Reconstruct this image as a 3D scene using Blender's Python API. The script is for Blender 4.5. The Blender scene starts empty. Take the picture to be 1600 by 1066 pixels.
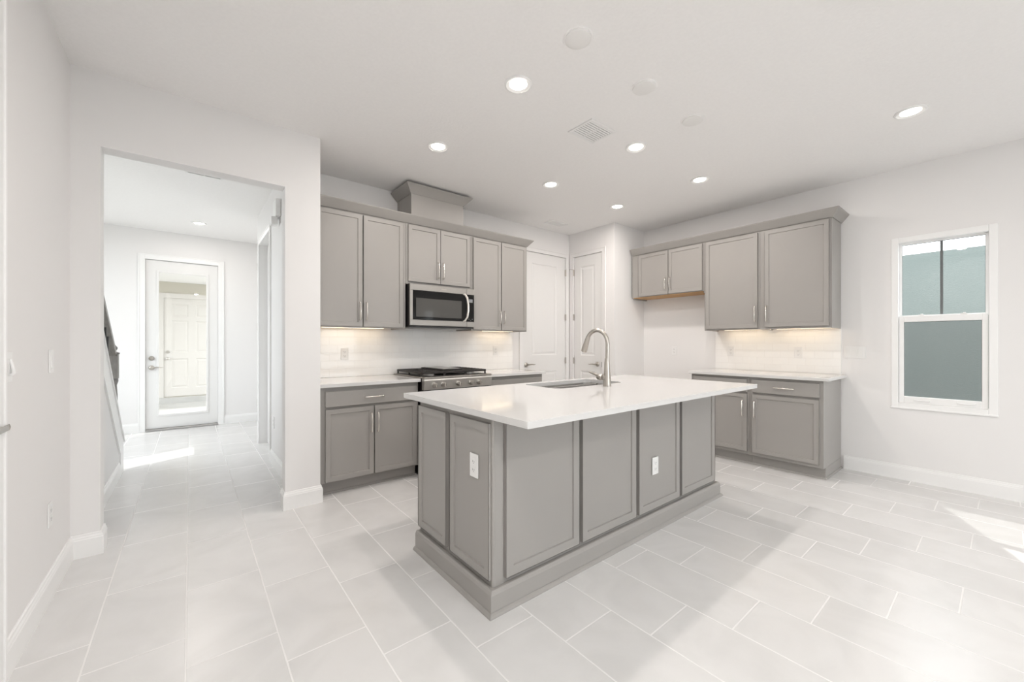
import bpy, bmesh, math, random
from mathutils import Vector, Matrix
random.seed(7)
PI = math.pi
S = bpy.context.scene
C = S.collection

# ------------------------------------------------------------------ camera, sky, sun, exposure
cam = bpy.data.cameras.new('camera'); cam.sensor_width = 36; cam.lens = 13.99
cam.shift_y = 0.0024; cam.clip_start = 0.02
co = bpy.data.objects.new('camera', cam); C.objects.link(co)
co.location = (0, 0, 1.239); co.rotation_euler = (PI/2, 0, math.radians(-38.95)); S.camera = co

S.view_settings.view_transform = 'Standard'; S.view_settings.look = 'None'
S.view_settings.exposure = 0.05; S.view_settings.gamma = 1.0; S.view_settings.use_curve_mapping = False
try:
    S.cycles.use_denoising = True
    S.cycles.diffuse_bounces = 7; S.cycles.max_bounces = 14; S.cycles.transparent_max_bounces = 16
    S.cycles.sample_clamp_indirect = 6.0
    S.cycles.caustics_reflective = False; S.cycles.caustics_refractive = False
except Exception:
    pass

SKY = 5.0
w = bpy.data.worlds.new('sky'); S.world = w; w.use_nodes = True
bg = w.node_tree.nodes['Background']; bg.inputs[0].default_value = (0.93, 0.96, 1.0, 1); bg.inputs[1].default_value = SKY

sun = bpy.data.lights.new('sun', 'SUN'); sun.energy = 3.2; sun.angle = math.radians(0.6); sun.color = (1, .97, .92)
so = bpy.data.objects.new('sun', sun); C.objects.link(so)
EL = math.radians(48.0)
sd = Vector((-.911*math.cos(EL), -.412*math.cos(EL), -math.sin(EL)))
so.rotation_euler = sd.to_track_quat('-Z', 'Y').to_euler(); so.location = (12, 6, 12)

DOWN_W = 8.6       # each recessed lamp
WARM = (1.0, .925, .87)

# ------------------------------------------------------------------ materials
def mat(name, col, rough=.5, metal=0, spec=.5, emit=None, es=0):
    m = bpy.data.materials.new(name); m.use_nodes = True
    b = m.node_tree.nodes['Principled BSDF']
    b.inputs['Base Color'].default_value = (*col, 1); b.inputs['Roughness'].default_value = rough
    b.inputs['Metallic'].default_value = metal; b.inputs['Specular IOR Level'].default_value = spec
    if emit:
        b.inputs['Emission Color'].default_value = (*emit, 1); b.inputs['Emission Strength'].default_value = es
    return m
def nodes(m):
    nt = m.node_tree
    return nt, nt.nodes, nt.links, nt.nodes['Principled BSDF']
def add_noise(m, scale, amt, bump=0, dist=.01, stretch=None, detail=3):
    nt, N, L, b = nodes(m)
    tc = N.new('ShaderNodeTexCoord'); mp = N.new('ShaderNodeMapping'); n = N.new('ShaderNodeTexNoise')
    n.inputs['Scale'].default_value = scale; n.inputs['Detail'].default_value = detail
    if stretch: mp.inputs['Scale'].default_value = stretch
    L.new(tc.outputs['Object'], mp.inputs[0]); L.new(mp.outputs[0], n.inputs['Vector'])
    if amt:
        base = b.inputs['Base Color'].default_value[:]
        r = N.new('ShaderNodeValToRGB')
        r.color_ramp.elements[0].position = .3; r.color_ramp.elements[1].position = .7
        r.color_ramp.elements[0].color = (*[c*(1-amt) for c in base[:3]], 1)
        r.color_ramp.elements[1].color = (*[min(1, c*(1+amt)) for c in base[:3]], 1)
        L.new(n.outputs['Fac'], r.inputs[0]); L.new(r.outputs[0], b.inputs['Base Color'])
    if bump:
        bp = N.new('ShaderNodeBump'); bp.inputs['Strength'].default_value = bump; bp.inputs['Distance'].default_value = dist
        L.new(n.outputs['Fac'], bp.inputs['Height']); L.new(bp.outputs[0], b.inputs['Normal'])
    return m

M = {}
M['wall'] = add_noise(mat('wall_paint', (.79, .780, .774), .75, spec=.25), 160, 0, .06, .002)
M['ceiling'] = add_noise(mat('ceiling_paint', (.86, .850, .843), .85, spec=.2), 55, .012, .35, .004, detail=4)
M['trim'] = mat('white_trim_paint', (.84, .837, .83), .35)
M['door'] = mat('white_door_paint', (.77, .763, .753), .4)
M['cab'] = add_noise(mat('greige_cabinet_paint', (.340, .325, .307), .38, spec=.4), 4, .012)
M['quartz'] = add_noise(mat('white_quartz', (.66, .654, .645), .09, spec=.55), 420, .01)
M['steel'] = add_noise(mat('brushed_stainless_steel', (.40, .38, .355), .36, 1), 30, .06, stretch=(1, 1, 40))
M['range_steel'] = add_noise(mat('satin_stainless_steel', (.66, .64, .61), .42, 1), 30, .06, stretch=(40, 1, 1))
M['nickel'] = mat('brushed_nickel', (.50, .47, .43), .3, 1)
M['bright_nickel'] = mat('satin_nickel_pull', (.86, .83, .78), .2, 1)
M['black'] = mat('black_enamel', (.012, .011, .011), .3)
M['iron'] = mat('cast_iron', (.022, .019, .017), .55)
M['griddle'] = mat('grey_griddle_plate', (.42, .41, .40), .35, .6)
M['glassblack'] = mat('black_glass', (.010, .010, .010), .06, spec=.22)
M['ovenglass'] = mat('smoked_oven_glass', (.075, .073, .068), .07, spec=.4)
M['plate'] = mat('white_plastic', (.81, .808, .80), .35)
M['socket'] = mat('white_plastic_insert', (.80, .798, .79), .4)
M['slot'] = mat('dark_slot', (.12, .12, .12), .6)
M['wood'] = add_noise(mat('maple_plywood', (.50, .29, .12), .5), 12, .12, stretch=(1, 8, 8))
M['vinyl'] = mat('white_vinyl', (.86, .86, .855), .35)
M['rail'] = add_noise(mat('dark_grey_stained_wood', (.19, .18, .17), .4), 18, .15, stretch=(6, 1, 1))
M['balu'] = mat('black_iron', (.02, .02, .02), .45)
M['teal'] = add_noise(mat('teal_stucco', (.150, .176, .168), .9, spec=.1), 34, .05, .35, .012, stretch=(1, 1, 3.5), detail=4)
M['outdoor_door'] = mat('outdoor_door_paint', (.60, .572, .535), .5)
M['beige'] = mat('beige_stucco', (.50, .47, .40), .9, spec=.1)
M['concrete'] = add_noise(mat('pale_paver', (.46, .45, .43), .8), 3, .06)
M['gravel'] = add_noise(mat('side_yard_gravel', (.46, .45, .43), .95), 40, .25)
M['gasket'] = mat('dark_grey_gasket', (.13, .14, .14), .6)
M['chip'] = mat('grille_shadow', (.16, .16, .16), .7)
M['display'] = mat('grey_display', (.25, .26, .27), .25)
M['lens'] = mat('lamp_diffuser', (.9, .9, .88), .4, emit=(1, .95, .87), es=9)
M['led'] = mat('led_strip', (.9, .85, .7), .4, emit=(1, .84, .60), es=2.5)
M['coverplate'] = mat('painted_cover', (.80, .79, .775), .6)

def glass(name, tint, gl=1.0):
    m = bpy.data.materials.new(name); m.use_nodes = True
    nt = m.node_tree; N = nt.nodes; L = nt.links
    N.remove(N['Principled BSDF']); out = N['Material Output']
    t = N.new('ShaderNodeBsdfTransparent'); t.inputs[0].default_value = (*tint, 1)
    g = N.new('ShaderNodeBsdfGlossy'); g.inputs['Roughness'].default_value = .01; g.inputs['Color'].default_value = (gl, gl, gl, 1)
    lw = N.new('ShaderNodeLayerWeight'); pw = N.new('ShaderNodeMath'); pw.operation = 'POWER'; pw.inputs[1].default_value = 5
    f = N.new('ShaderNodeMath'); f.operation = 'MULTIPLY_ADD'; f.inputs[1].default_value = .95; f.inputs[2].default_value = .045
    L.new(lw.outputs['Facing'], pw.inputs[0]); L.new(pw.outputs[0], f.inputs[0])      # Schlick reflectance, the same from both sides
    mx = N.new('ShaderNodeMixShader'); L.new(f.outputs[0], mx.inputs[0]); L.new(t.outputs[0], mx.inputs[1]); L.new(g.outputs[0], mx.inputs[2])
    L.new(mx.outputs[0], out.inputs[0]); return m
M['glass'] = glass('window_glass', (.95, .962, .958))
def screen_mat():
    m = bpy.data.materials.new('insect_mesh'); m.use_nodes = True
    nt = m.node_tree; N = nt.nodes; L = nt.links; b = N['Principled BSDF']; b.inputs['Base Color'].default_value = (.05, .05, .05, 1)
    t = N.new('ShaderNodeBsdfTransparent'); mx = N.new('ShaderNodeMixShader'); mx.inputs[0].default_value = .26
    L.new(t.outputs[0], mx.inputs[1]); L.new(b.outputs[0], mx.inputs[2]); L.new(mx.outputs[0], N['Material Output'].inputs[0]); return m
M['screen'] = screen_mat()

def tile_floor():
    m = mat('pale_floor_tile', (.66, .64, .61), .3, spec=.45)
    nt, N, L, b = nodes(m)
    tc = N.new('ShaderNodeTexCoord'); sp = N.new('ShaderNodeSeparateXYZ'); L.new(tc.outputs['Object'], sp.inputs[0])
    def mth(op, a, bb=None):
        n = N.new('ShaderNodeMath'); n.operation = op
        for i, v in enumerate((a, bb)):
            if v is None: continue
            if isinstance(v, (int, float)): n.inputs[i].default_value = v
            else: L.new(v, n.inputs[i])
        return n.outputs[0]
    PX, PY = .3065, .607
    u = mth('DIVIDE', mth('ADD', sp.outputs[0], .014), PX)
    k = mth('FLOOR', u)
    fx = mth('FRACT', u)
    off = mth('MULTIPLY', mth('SUBTRACT', k, 3.0), .2033)
    v = mth('DIVIDE', mth('ADD', mth('SUBTRACT', sp.outputs[1], 1.350), off), PY)
    n_ = mth('FLOOR', v); fy = mth('FRACT', v)
    dx = mth('MULTIPLY', mth('MINIMUM', fx, mth('SUBTRACT', 1.0, fx)), PX)
    dy = mth('MULTIPLY', mth('MINIMUM', fy, mth('SUBTRACT', 1.0, fy)), PY)
    d = mth('MINIMUM', dx, dy)
    g = N.new('ShaderNodeMapRange'); g.inputs['From Min'].default_value = .0026; g.inputs['From Max'].default_value = .0036
    g.inputs['To Min'].default_value = 1; g.inputs['To Max'].default_value = 0; L.new(d, g.inputs['Value'])
    cx = N.new('ShaderNodeCombineXYZ'); L.new(k, cx.inputs[0]); L.new(n_, cx.inputs[1])
    wn = N.new('ShaderNodeTexWhiteNoise'); wn.noise_dimensions = '3D'; L.new(cx.outputs[0], wn.inputs['Vector'])
    # veined stone print, a different cut in each tile
    mp = N.new('ShaderNodeVectorMath'); mp.operation = 'MULTIPLY_ADD'
    L.new(wn.outputs['Color'], mp.inputs[0]); mp.inputs[1].default_value = (9, 9, 9); L.new(tc.outputs['Object'], mp.inputs[2])
    no = N.new('ShaderNodeTexNoise'); no.inputs['Scale'].default_value = 2.6; no.inputs['Detail'].default_value = 7; no.inputs['Distortion'].default_value = 1.4
    L.new(mp.outputs[0], no.inputs['Vector'])
    rp = N.new('ShaderNodeValToRGB'); e = rp.color_ramp.elements
    e[0].position = .36; e[0].color = (.655, .648, .640, 1); e[1].position = .62; e[1].color = (.70, .693, .686, 1)
    L.new(no.outputs['Fac'], rp.inputs[0])
    hv = N.new('ShaderNodeHueSaturation'); L.new(rp.outputs[0], hv.inputs['Color'])
    vv = N.new('ShaderNodeMapRange'); vv.inputs['To Min'].default_value = .985; vv.inputs['To Max'].default_value = 1.015
    L.new(wn.outputs['Value'], vv.inputs['Value']); L.new(vv.outputs[0], hv.inputs['Value'])
    mx = N.new('ShaderNodeMix'); mx.data_type = 'RGBA'; L.new(g.outputs[0], mx.inputs['Factor'])
    L.new(hv.outputs[0], mx.inputs['A']); mx.inputs['B'].default_value = (.81, .80, .79, 1)
    L.new(mx.outputs['Result'], b.inputs['Base Color'])
    rr = N.new('ShaderNodeMapRange'); rr.inputs['To Min'].default_value = .25; rr.inputs['To Max'].default_value = .9
    L.new(g.outputs[0], rr.inputs['Value']); L.new(rr.outputs[0], b.inputs['Roughness'])
    bp = N.new('ShaderNodeBump'); bp.inputs['Strength'].default_value = .5; bp.inputs['Distance'].default_value = .002; bp.invert = True
    L.new(g.outputs[0], bp.inputs['Height']); L.new(bp.outputs[0], b.inputs['Normal'])
    return m
M['floor'] = tile_floor()

def subway():
    m = mat('glossy_white_subway_tile', (.84, .83, .81), .08, spec=.6)
    nt, N, L, b = nodes(m)
    tc = N.new('ShaderNodeTexCoord'); br = N.new('ShaderNodeTexBrick')
    br.offset = .5; br.inputs['Scale'].default_value = 1
    br.inputs['Brick Width'].default_value = .154; br.inputs['Row Height'].default_value = .0775
    br.inputs['Mortar Size'].default_value = .0011; br.inputs['Mortar Smooth'].default_value = .3
    br.inputs['Color1'].default_value = (.91, .905, .89, 1); br.inputs['Color2'].default_value = (.89, .885, .87, 1); br.inputs['Mortar'].default_value = (.83, .815, .80, 1)
    L.new(tc.outputs['Object'], br.inputs['Vector'])
    L.new(br.outputs['Color'], b.inputs['Base Color'])
    no = N.new('ShaderNodeTexNoise'); no.inputs['Scale'].default_value = 7; L.new(tc.outputs['Object'], no.inputs['Vector'])
    ad = N.new('ShaderNodeMath'); ad.operation = 'MULTIPLY_ADD'; L.new(br.outputs['Fac'], ad.inputs[0]); ad.inputs[1].default_value = -.35; L.new(no.outputs['Fac'], ad.inputs[2])
    bp = N.new('ShaderNodeBump'); bp.inputs['Strength'].default_value = .6; bp.inputs['Distance'].default_value = .003
    L.new(ad.outputs[0], bp.inputs['Height']); L.new(bp.outputs[0], b.inputs['Normal'])
    return m
M['subway'] = subway()

# ------------------------------------------------------------------ mesh helpers
class MB:
    def __init__(s): s.bm = bmesh.new()
    def box(s, x0, x1, y0, y1, z0, z1, bev=0, seg=2):
        bm = s.bm
        r = bmesh.ops.create_cube(bm, size=1)['verts']
        for v in r:
            v.co = Vector(((x0+x1)/2 + v.co.x*(x1-x0), (y0+y1)/2 + v.co.y*(y1-y0), (z0+z1)/2 + v.co.z*(z1-z0)))
        if bev:
            es = list({e for v in r for e in v.link_edges})
            bmesh.ops.bevel(bm, geom=es, offset=bev, segments=seg, affect='EDGES', profile=.5)
        return s
    def shaker(s, x0, x1, z0, z1, y, t=.02, rail=.057, depth=.008, bev=.002):
        """framed panel whose front faces -y at y; t thick behind it"""
        bm = s.bm
        vs = [bm.verts.new(p) for p in ((x0, y, z0), (x1, y, z0), (x1, y, z1), (x0, y, z1), (x0, y+t, z0), (x1, y+t, z0), (x1, y+t, z1), (x0, y+t, z1))]
        q = lambda *i: bm.faces.new([vs[j] for j in i])
        f = q(0, 1, 2, 3); q(5, 4, 7, 6); q(4, 0, 3, 7); q(1, 5, 6, 2); q(3, 2, 6, 7); q(4, 5, 1, 0)
        bmesh.ops.inset_region(bm, faces=[f], thickness=bev, depth=0)
        for v in f.verts: v.co.y -= 0
        outer = vs[:4]
        for v in outer: v.co.y += bev
        bmesh.ops.inset_region(bm, faces=[f], thickness=rail-bev, depth=0)
        bmesh.ops.inset_region(bm, faces=[f], thickness=.004, depth=0)
        for v in f.verts: v.co.y += depth
        return s
    def raised(s, x0, x1, z0, z1, y, t, panels):
        """moulded door facing -y at y: slab with sunk panels, each with a raised field"""
        bm = s.bm
        def q(*p): return bm.faces.new([bm.verts.new(v) for v in p])
        us = sorted({x0, x1, *[p[i] for p in panels for i in (0, 1)]}); zs = sorted({z0, z1, *[p[i] for p in panels for i in (2, 3)]})
        for i in range(len(us)-1):
            for j in range(len(zs)-1):
                c, d = (us[i]+us[i+1])/2, (zs[j]+zs[j+1])/2
                if not any(p[0] < c < p[1] and p[2] < d < p[3] for p in panels):
                    q((us[i], y, zs[j]), (us[i+1], y, zs[j]), (us[i+1], y, zs[j+1]), (us[i], y, zs[j+1]))
        Y = y+t
        q((x0, Y, z0), (x1, Y, z0), (x1, Y, z1), (x0, Y, z1)); q((x0, y, z0), (x0, Y, z0), (x0, Y, z1), (x0, y, z1)); q((x1, y, z0), (x1, Y, z0), (x1, Y, z1), (x1, y, z1))
        q((x0, y, z0), (x1, y, z0), (x1, Y, z0), (x0, Y, z0)); q((x0, y, z1), (x1, y, z1), (x1, Y, z1), (x0, Y, z1))
        for (a, b, c, d) in panels:
            prev = None
            for ins, dy in ((0, 0), (.004, .001), (.014, .009), (.026, .0095), (.052, .003)):
                ring = [bm.verts.new(p) for p in ((a+ins, y+dy, c+ins), (b-ins, y+dy, c+ins), (b-ins, y+dy, d-ins), (a+ins, y+dy, d-ins))]
                if prev:
                    for k in range(4): bm.faces.new((prev[k], prev[(k+1) % 4], ring[(k+1) % 4], ring[k]))
                prev = ring
            bm.faces.new(prev)
        bmesh.ops.remove_doubles(bm, verts=bm.verts[:], dist=1e-5)
        return s
    def cyl(s, p0, p1, r0, r1=None, n=24, caps=True):
        r1 = r0 if r1 is None else r1
        p0 = Vector(p0); p1 = Vector(p1); d = p1-p0
        m = Matrix.Translation((p0+p1)/2) @ d.to_track_quat('Z', 'Y').to_matrix().to_4x4()
        bmesh.ops.create_cone(s.bm, cap_ends=caps, segments=n, radius1=r0, radius2=r1, depth=d.length, matrix=m)
        return s
    def sphere(s, p, r, sc=(1, 1, 1)):
        bmesh.ops.create_uvsphere(s.bm, u_segments=16, v_segments=10, radius=r, matrix=Matrix.Translation(p) @ Matrix.Diagonal((*sc, 1)))
        return s
    def lathe(s, prof, origin=(0, 0, 0), axis='Z', n=32):
        """prof: (radius, height) pairs revolved about an axis through origin"""
        bm = s.bm; O = Vector(origin); rings = []
        for r, h in prof:
            ring = []
            for i in range(n):
                a = 2*PI*i/n; c, q = r*math.cos(a), r*math.sin(a)
                p = Vector((c, q, h)) if axis == 'Z' else (Vector((c, -h, q)) if axis == '-Y' else Vector((-h, c, q)))
                ring.append(bm.verts.new(O+p))
            rings.append(ring)
        for a, b in zip(rings, rings[1:]):
            for i in range(n):
                bm.faces.new((a[i], a[(i+1) % n], b[(i+1) % n], b[i]))
        for ring in (rings[0], rings[-1]):
            if (ring[0].co-ring[n//2].co).length > 1e-6: bm.faces.new(ring)
        return s
    def tube(s, pts, r, n=12, flat=None):
        bm = s.bm; pts = [Vector(p) for p in pts]; rings = []
        rs = r if isinstance(r, (list, tuple)) else [r]*len(pts)
        up = None
        for i, p in enumerate(pts):
            t = (pts[min(i+1, len(pts)-1)]-pts[max(i-1, 0)]).normalized()
            if up is None:
                up = Vector((0, 0, 1)) if abs(t.z) < .9 else Vector((1, 0, 0))
            a = t.cross(up).normalized(); b = a.cross(t).normalized(); up = b
            fa, fb = flat or (1, 1)
            rings.append([bm.verts.new(p + a*(rs[i]*fa*math.cos(2*PI*j/n)) + b*(rs[i]*fb*math.sin(2*PI*j/n))) for j in range(n)])
        for a, b in zip(rings, rings[1:]):
            for i in range(n): bm.faces.new((a[i], a[(i+1) % n], b[(i+1) % n], b[i]))
        bm.faces.new(rings[0]); bm.faces.new(rings[-1])
        return s
    def prism(s, poly, axis, a0, a1):
        """poly extruded along an axis: 'x' poly=(y,z), 'y' poly=(x,z), 'z' poly=(x,y)"""
        bm = s.bm
        P = {'x': lambda p, a: (a, p[0], p[1]), 'y': lambda p, a: (p[0], a, p[1]), 'z': lambda p, a: (p[0], p[1], a)}[axis]
        A = [bm.verts.new(P(p, a0)) for p in poly]; B = [bm.verts.new(P(p, a1)) for p in poly]
        n = len(poly)
        for i in range(n): bm.faces.new((A[i], A[(i+1) % n], B[(i+1) % n], B[i]))
        bm.faces.new(A); bm.faces.new(B); return s
    def sweep(s, path, prof, side=1, closed=False):
        """prof: (outward, z) loop swept along an xy path; side=+1: outward is to the right of travel"""
        bm = s.bm; P = [Vector((p[0], p[1], 0)) for p in path]; n = len(P); secs = []
        for i in range(n):
            def nd(a, b):
                d = (b-a).normalized(); return Vector((d.y, -d.x, 0))*side
            ns = []
            if i > 0 or closed: ns.append(nd(P[i-1], P[i]))
            if i < n-1 or closed: ns.append(nd(P[i], P[(i+1) % n]))
            m = sum(ns, Vector()); m.normalize(); k = 1/max(.2, m.dot(ns[0]))
            secs.append([bm.verts.new(P[i]+m*k*o+Vector((0, 0, z))) for o, z in prof])
        L = len(prof)
        for i in range(n if closed else n-1):
            a, b = secs[i], secs[(i+1) % n]
            for j in range(L): bm.faces.new((a[j], a[(j+1) % L], b[(j+1) % L], b[j]))
        if not closed: bm.faces.new(secs[0]); bm.faces.new(secs[-1])
        return s
    def panel_hole(s, outer, inner, z0, z1):
        bm = s.bm; es = []; allv = []
        for loop in (outer, inner):
            vs = [bm.verts.new((x, y, z0)) for x, y in loop]; allv += vs
            es += [bm.edges.new((vs[i], vs[(i+1) % len(vs)])) for i in range(len(vs))]
        fs = [f for f in bmesh.ops.triangle_fill(bm, use_beauty=True, use_dissolve=False, edges=es)['geom'] if isinstance(f, bmesh.types.BMFace)]
        r = bmesh.ops.extrude_face_region(bm, geom=fs)['geom']
        for v in r:
            if isinstance(v, bmesh.types.BMVert): v.co.z = z1
        return s

def obj(name, mb, m, parent=None, smooth=False, label=None):
    bm = mb.bm
    bmesh.ops.recalc_face_normals(bm, faces=bm.faces[:])
    me = bpy.data.meshes.new(name); bm.to_mesh(me); bm.free()
    me.materials.append(M[m] if isinstance(m, str) else m)
    o = bpy.data.objects.new(name, me); C.objects.link(o)
    if parent: o.parent = parent
    if label: o['label'] = label
    if smooth:
        for p in me.polygons: p.use_smooth = True
        try: me.set_sharp_from_angle(angle=math.radians(40))
        except Exception: pass
    return o
def thing(name, label, cat, loc=(0, 0, 0), rz=0, group=None):
    o = bpy.data.objects.new(name, None); o.empty_display_size = .05; C.objects.link(o)
    o.location = loc; o.rotation_euler = (0, 0, rz); o['label'] = label; o['category'] = cat
    if group: o['group'] = group
    return o
def tag(o, label, cat, group=None):
    o['label'] = label; o['category'] = cat
    if group: o['group'] = group
    return o
def struct(name, mb, m, label=None, smooth=False):
    o = obj(name, mb, m, smooth=smooth); o['kind'] = 'structure'
    if label: o['label'] = label; o['category'] = name.split('_')[0]
    return o
def dup(root, loc, label=None):
    r = root.copy(); C.objects.link(r); r.location = loc
    if label: r['label'] = label
    for ch in list(root.children):
        c = ch.copy(); C.objects.link(c); c.parent = r
        for g in ch.children:
            d = g.copy(); C.objects.link(d); d.parent = c
    return r
def wall(axis, c0, c1, u0, u1, z0, z1, holes=()):
    """wall slab between c0..c1 across, u0..u1 along, with rectangular holes (ua, ub, za, zb); axis is the across direction"""
    mb = MB(); bm = mb.bm
    us = sorted({u0, u1, *[h[i] for h in holes for i in (0, 1)]}); zs = sorted({z0, z1, *[h[i] for h in holes for i in (2, 3)]})
    us = [u for u in us if u0 <= u <= u1]; zs = [z for z in zs if z0 <= z <= z1]
    def solid(i, j):
        if i < 0 or j < 0 or i >= len(us)-1 or j >= len(zs)-1: return False
        a, b = (us[i]+us[i+1])/2, (zs[j]+zs[j+1])/2
        return not any(h[0] < a < h[1] and h[2] < b < h[3] for h in holes)
    P = (lambda c, u, z: (c, u, z)) if axis == 'x' else (lambda c, u, z: (u, c, z))
    def q(*p): bm.faces.new([bm.verts.new(x) for x in p])
    for i in range(len(us)-1):
        for j in range(len(zs)-1):
            if not solid(i, j): continue
            a, b, c, d = us[i], us[i+1], zs[j], zs[j+1]
            for cc in (c0, c1): q(P(cc, a, c), P(cc, b, c), P(cc, b, d), P(cc, a, d))
            if not solid(i-1, j): q(P(c0, a, c), P(c1, a, c), P(c1, a, d), P(c0, a, d))
            if not solid(i+1, j): q(P(c0, b, c), P(c1, b, c), P(c1, b, d), P(c0, b, d))
            if not solid(i, j-1): q(P(c0, a, c), P(c1, a, c), P(c1, b, c), P(c0, b, c))
            if not solid(i, j+1): q(P(c0, a, d), P(c1, a, d), P(c1, b, d), P(c0, b, d))
    bmesh.ops.remove_doubles(bm, verts=bm.verts[:], dist=1e-5)
    return mb

# ------------------------------------------------------------------ shell
CZ = 2.84
XL, XR, YB, YH, YE, YS = -.535, 5.045, 4.05, 3.36, 7.55, -4.5
PLAN = [(-1.75, YS-.12), (XR+.12, YS-.12), (XR+.12, YB+.12), (.79, YB+.12), (.79, 5.86), (1.07, 5.86), (1.07, YE+.12), (-1.75, YE+.12)]
struct('floor', MB().prism(PLAN, 'z', -.12, 0), 'floor')
struct('ceiling', MB().prism(PLAN, 'z', CZ, CZ+.12), 'ceiling')
struct('wall_left', wall('x', XL-.12, XL, YS, YH+.12, 0, CZ, [(1.275, 2.195, 0, 2.44)]), 'wall')
struct('wall_hall', wall('y', YH, YH+.12, XL, .79, 0, CZ, [(-.413, .548, 0, 2.405)]), 'wall')
struct('wall_hallway_right', wall('x', .665, .79, YH+.12, 5.98, 0, CZ, [(4.93, 5.80, 0, 2.455)]), 'wall')
struct('wall_foyer_right', wall('x', .95, 1.07, 5.86, YE, 0, CZ, [(6.05, 6.60, 1.12, 2.5)]), 'wall')
struct('wall_foyer_return', wall('y', 5.86, 5.98, .79, .95, 0, CZ), 'wall')
struct('wall_back', wall('y', YB, YB+.12, .79, XR+.12, 0, CZ, [(3.455, 4.288, 0, 2.492)]), 'wall')
struct('wall_pantry_side', wall('x', 4.36, 4.46, 3.24, YB, 0, CZ, [(3.44, 3.958, 0, 2.492)]), 'wall')
struct('wall_pantry_front', wall('y', 3.24, 3.34, 4.46, XR, 0, CZ), 'wall')
W2 = [(-2.95, -2.32, .65, 2.205)]
struct('wall_right', wall('x', XR, XR+.12, YS, YB, 0, CZ, [(.031, .658, .65, 2.205)] + W2), 'wall')
struct('wall_rear', wall('y', YS-.12, YS, XL-.12, XR+.12, 0, CZ, [(.6, 4.0, 0, 2.44)]), 'wall')
struct('wall_end', wall('y', YE, YE+.12, -1.75, 1.07, 0, CZ, [(-.49, .33, 0, 2.425)]), 'wall')
struct('wall_stair', wall('x', -1.75, -1.63, YH, YE, 0, CZ, [(4.2, 7.2, .5, 2.6)]), 'wall')
struct('wall_stair_end', wall('y', YH, YH+.12, -1.75, XL, 0, CZ), 'wall')

BB = [(0, 0), (.015, 0), (.015, .102), (.0125, .108), (.0125, .113), (.008, .121), (.007, .130), (.004, .133), (0, .133)]
def base(side, *paths, s=1):
    mb = MB()
    for p in paths: mb.sweep(p, BB, s)
    return struct('baseboard_'+side, mb, 'trim')
e = .0005
base('left', [(XL, 2.282), (XL, YH-e), (-.413, YH-e), (-.413, YH+.12+e)])
base('rear_left', [(XL, YS), (XL, 1.188)])
base('hall', [(.548, YH+.12), (.548, YH-e), (.79+e, YH-e), (.79+e, 3.40)])
base('hallway', [(.665-e, 4.86), (.665-e, YH+.12+e), (.548, YH+.12+e)])
base('end', [(-1.63, YE-e), (-.56, YE-e)], [(.40, YE-e), (.95, YE-e)])
base('right', [(XR-e, YS), (XR-e, 1.0)], s=-1)
base('fridge', [(XR-e, 2.27), (XR-e, 3.24-e), (4.36-e, 3.24-e), (4.36-e, 3.375)], s=-1)

# ------------------------------------------------------------------ door casings, doors
CAS = [(0, 0), (.0, .014), (.008, .018), (.03, .014), (.05, .016), (.057, .010), (.057, 0)]   # (distance from opening, thickness)
def casing(mb, a0, a1, z1, width=.057, t=.016):
    """three-sided flat-and-bead casing around a0..a1, 0..z1 facing -y at y=0"""
    for (x0, x1, z0, zz) in ((a0-width, a0, 0, z1+width), (a1, a1+width, 0, z1+width), (a0, a1, z1, z1+width)):
        mb.box(x0, x1, -t*.7, 0, z0, zz, .002, 1)
    for (x0, x1, z0, zz) in ((a0-width, a0-width+.016, 0, z1+width), (a1+width-.016, a1+width, 0, z1+width), (a0-width+.016, a1+width-.016, z1+width-.016, z1+width)):
        mb.box(x0, x1, -t, -t*.6, z0, zz, .003, 2)
    return mb
def lever(parent, x, z, y, direction, m='nickel'):
    """lever door handle facing -y at plane y"""
    mb = MB().lathe([(.001, .0), (.031, .0), (.033, .004), (.026, .012), (.013, .016), (.012, .045), (.014, .05), (.001, .052)], (x, y, z), '-Y', 24)
    d = direction
    mb.tube([(x, y-.045, z), (x+.02*d, y-.05, z+.002), (x+.06*d, y-.052, z+.006), (x+.10*d, y-.05, z+.001), (x+.125*d, y-.046, z+.004)], [.008, .009, .0075, .006, .004], 12)
    return obj('lever_handle', mb, m, parent, True)
def hinge(parent, x, z, y):
    return obj('hinge', MB().cyl((x, y, z-.045), (x, y, z+.045), .009, n=12).box(x-.016, x+.016, y, y+.004, z-.045, z+.045), 'nickel', parent, True)

# door_1: the front door with full glass, at the end of the hallway
def door_struct(name, loc, rz=0):
    o = bpy.data.objects.new(name, None); o.empty_display_size = .05; C.objects.link(o); o.location = loc; o.rotation_euler = (0, 0, rz); o['kind'] = 'structure'; return o
d1 = door_struct('door_1', (0, YE, 0)); d1['label'] = 'white front door with a tall glass pane at the hallway end'; d1['category'] = 'door'
obj('casing', casing(MB(), -.49, .33, 2.425, .075, .02), 'trim', d1)
sl = MB()
x0, x1 = -.487, .327; gx0, gx1, gz0, gz1 = -.352, .190, .225, 2.255
for b in ((x0, gx0, .03, 2.42), (gx1, x1, .03, 2.42), (gx0, gx1, .03, gz0), (gx0, gx1, gz1, 2.42)): sl.box(b[0], b[1], .02, .064, b[2], b[3])
slab = obj('slab', sl, 'door', d1)
gf = MB()
for (a, b, c, d) in ((gx0-.025, gx0+.004, gz0-.025, gz1+.025), (gx1-.004, gx1+.025, gz0-.025, gz1+.025), (gx0, gx1, gz0-.025, gz0+.004), (gx0, gx1, gz1-.004, gz1+.025)):
    gf.box(a, b, .008, .02, c, d, .003, 1)
obj('glazing_bead', gf, 'door', slab)
obj('glass_pane', MB().box(gx0, gx1, .038, .046, gz0, gz1), 'glass', slab)
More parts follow.
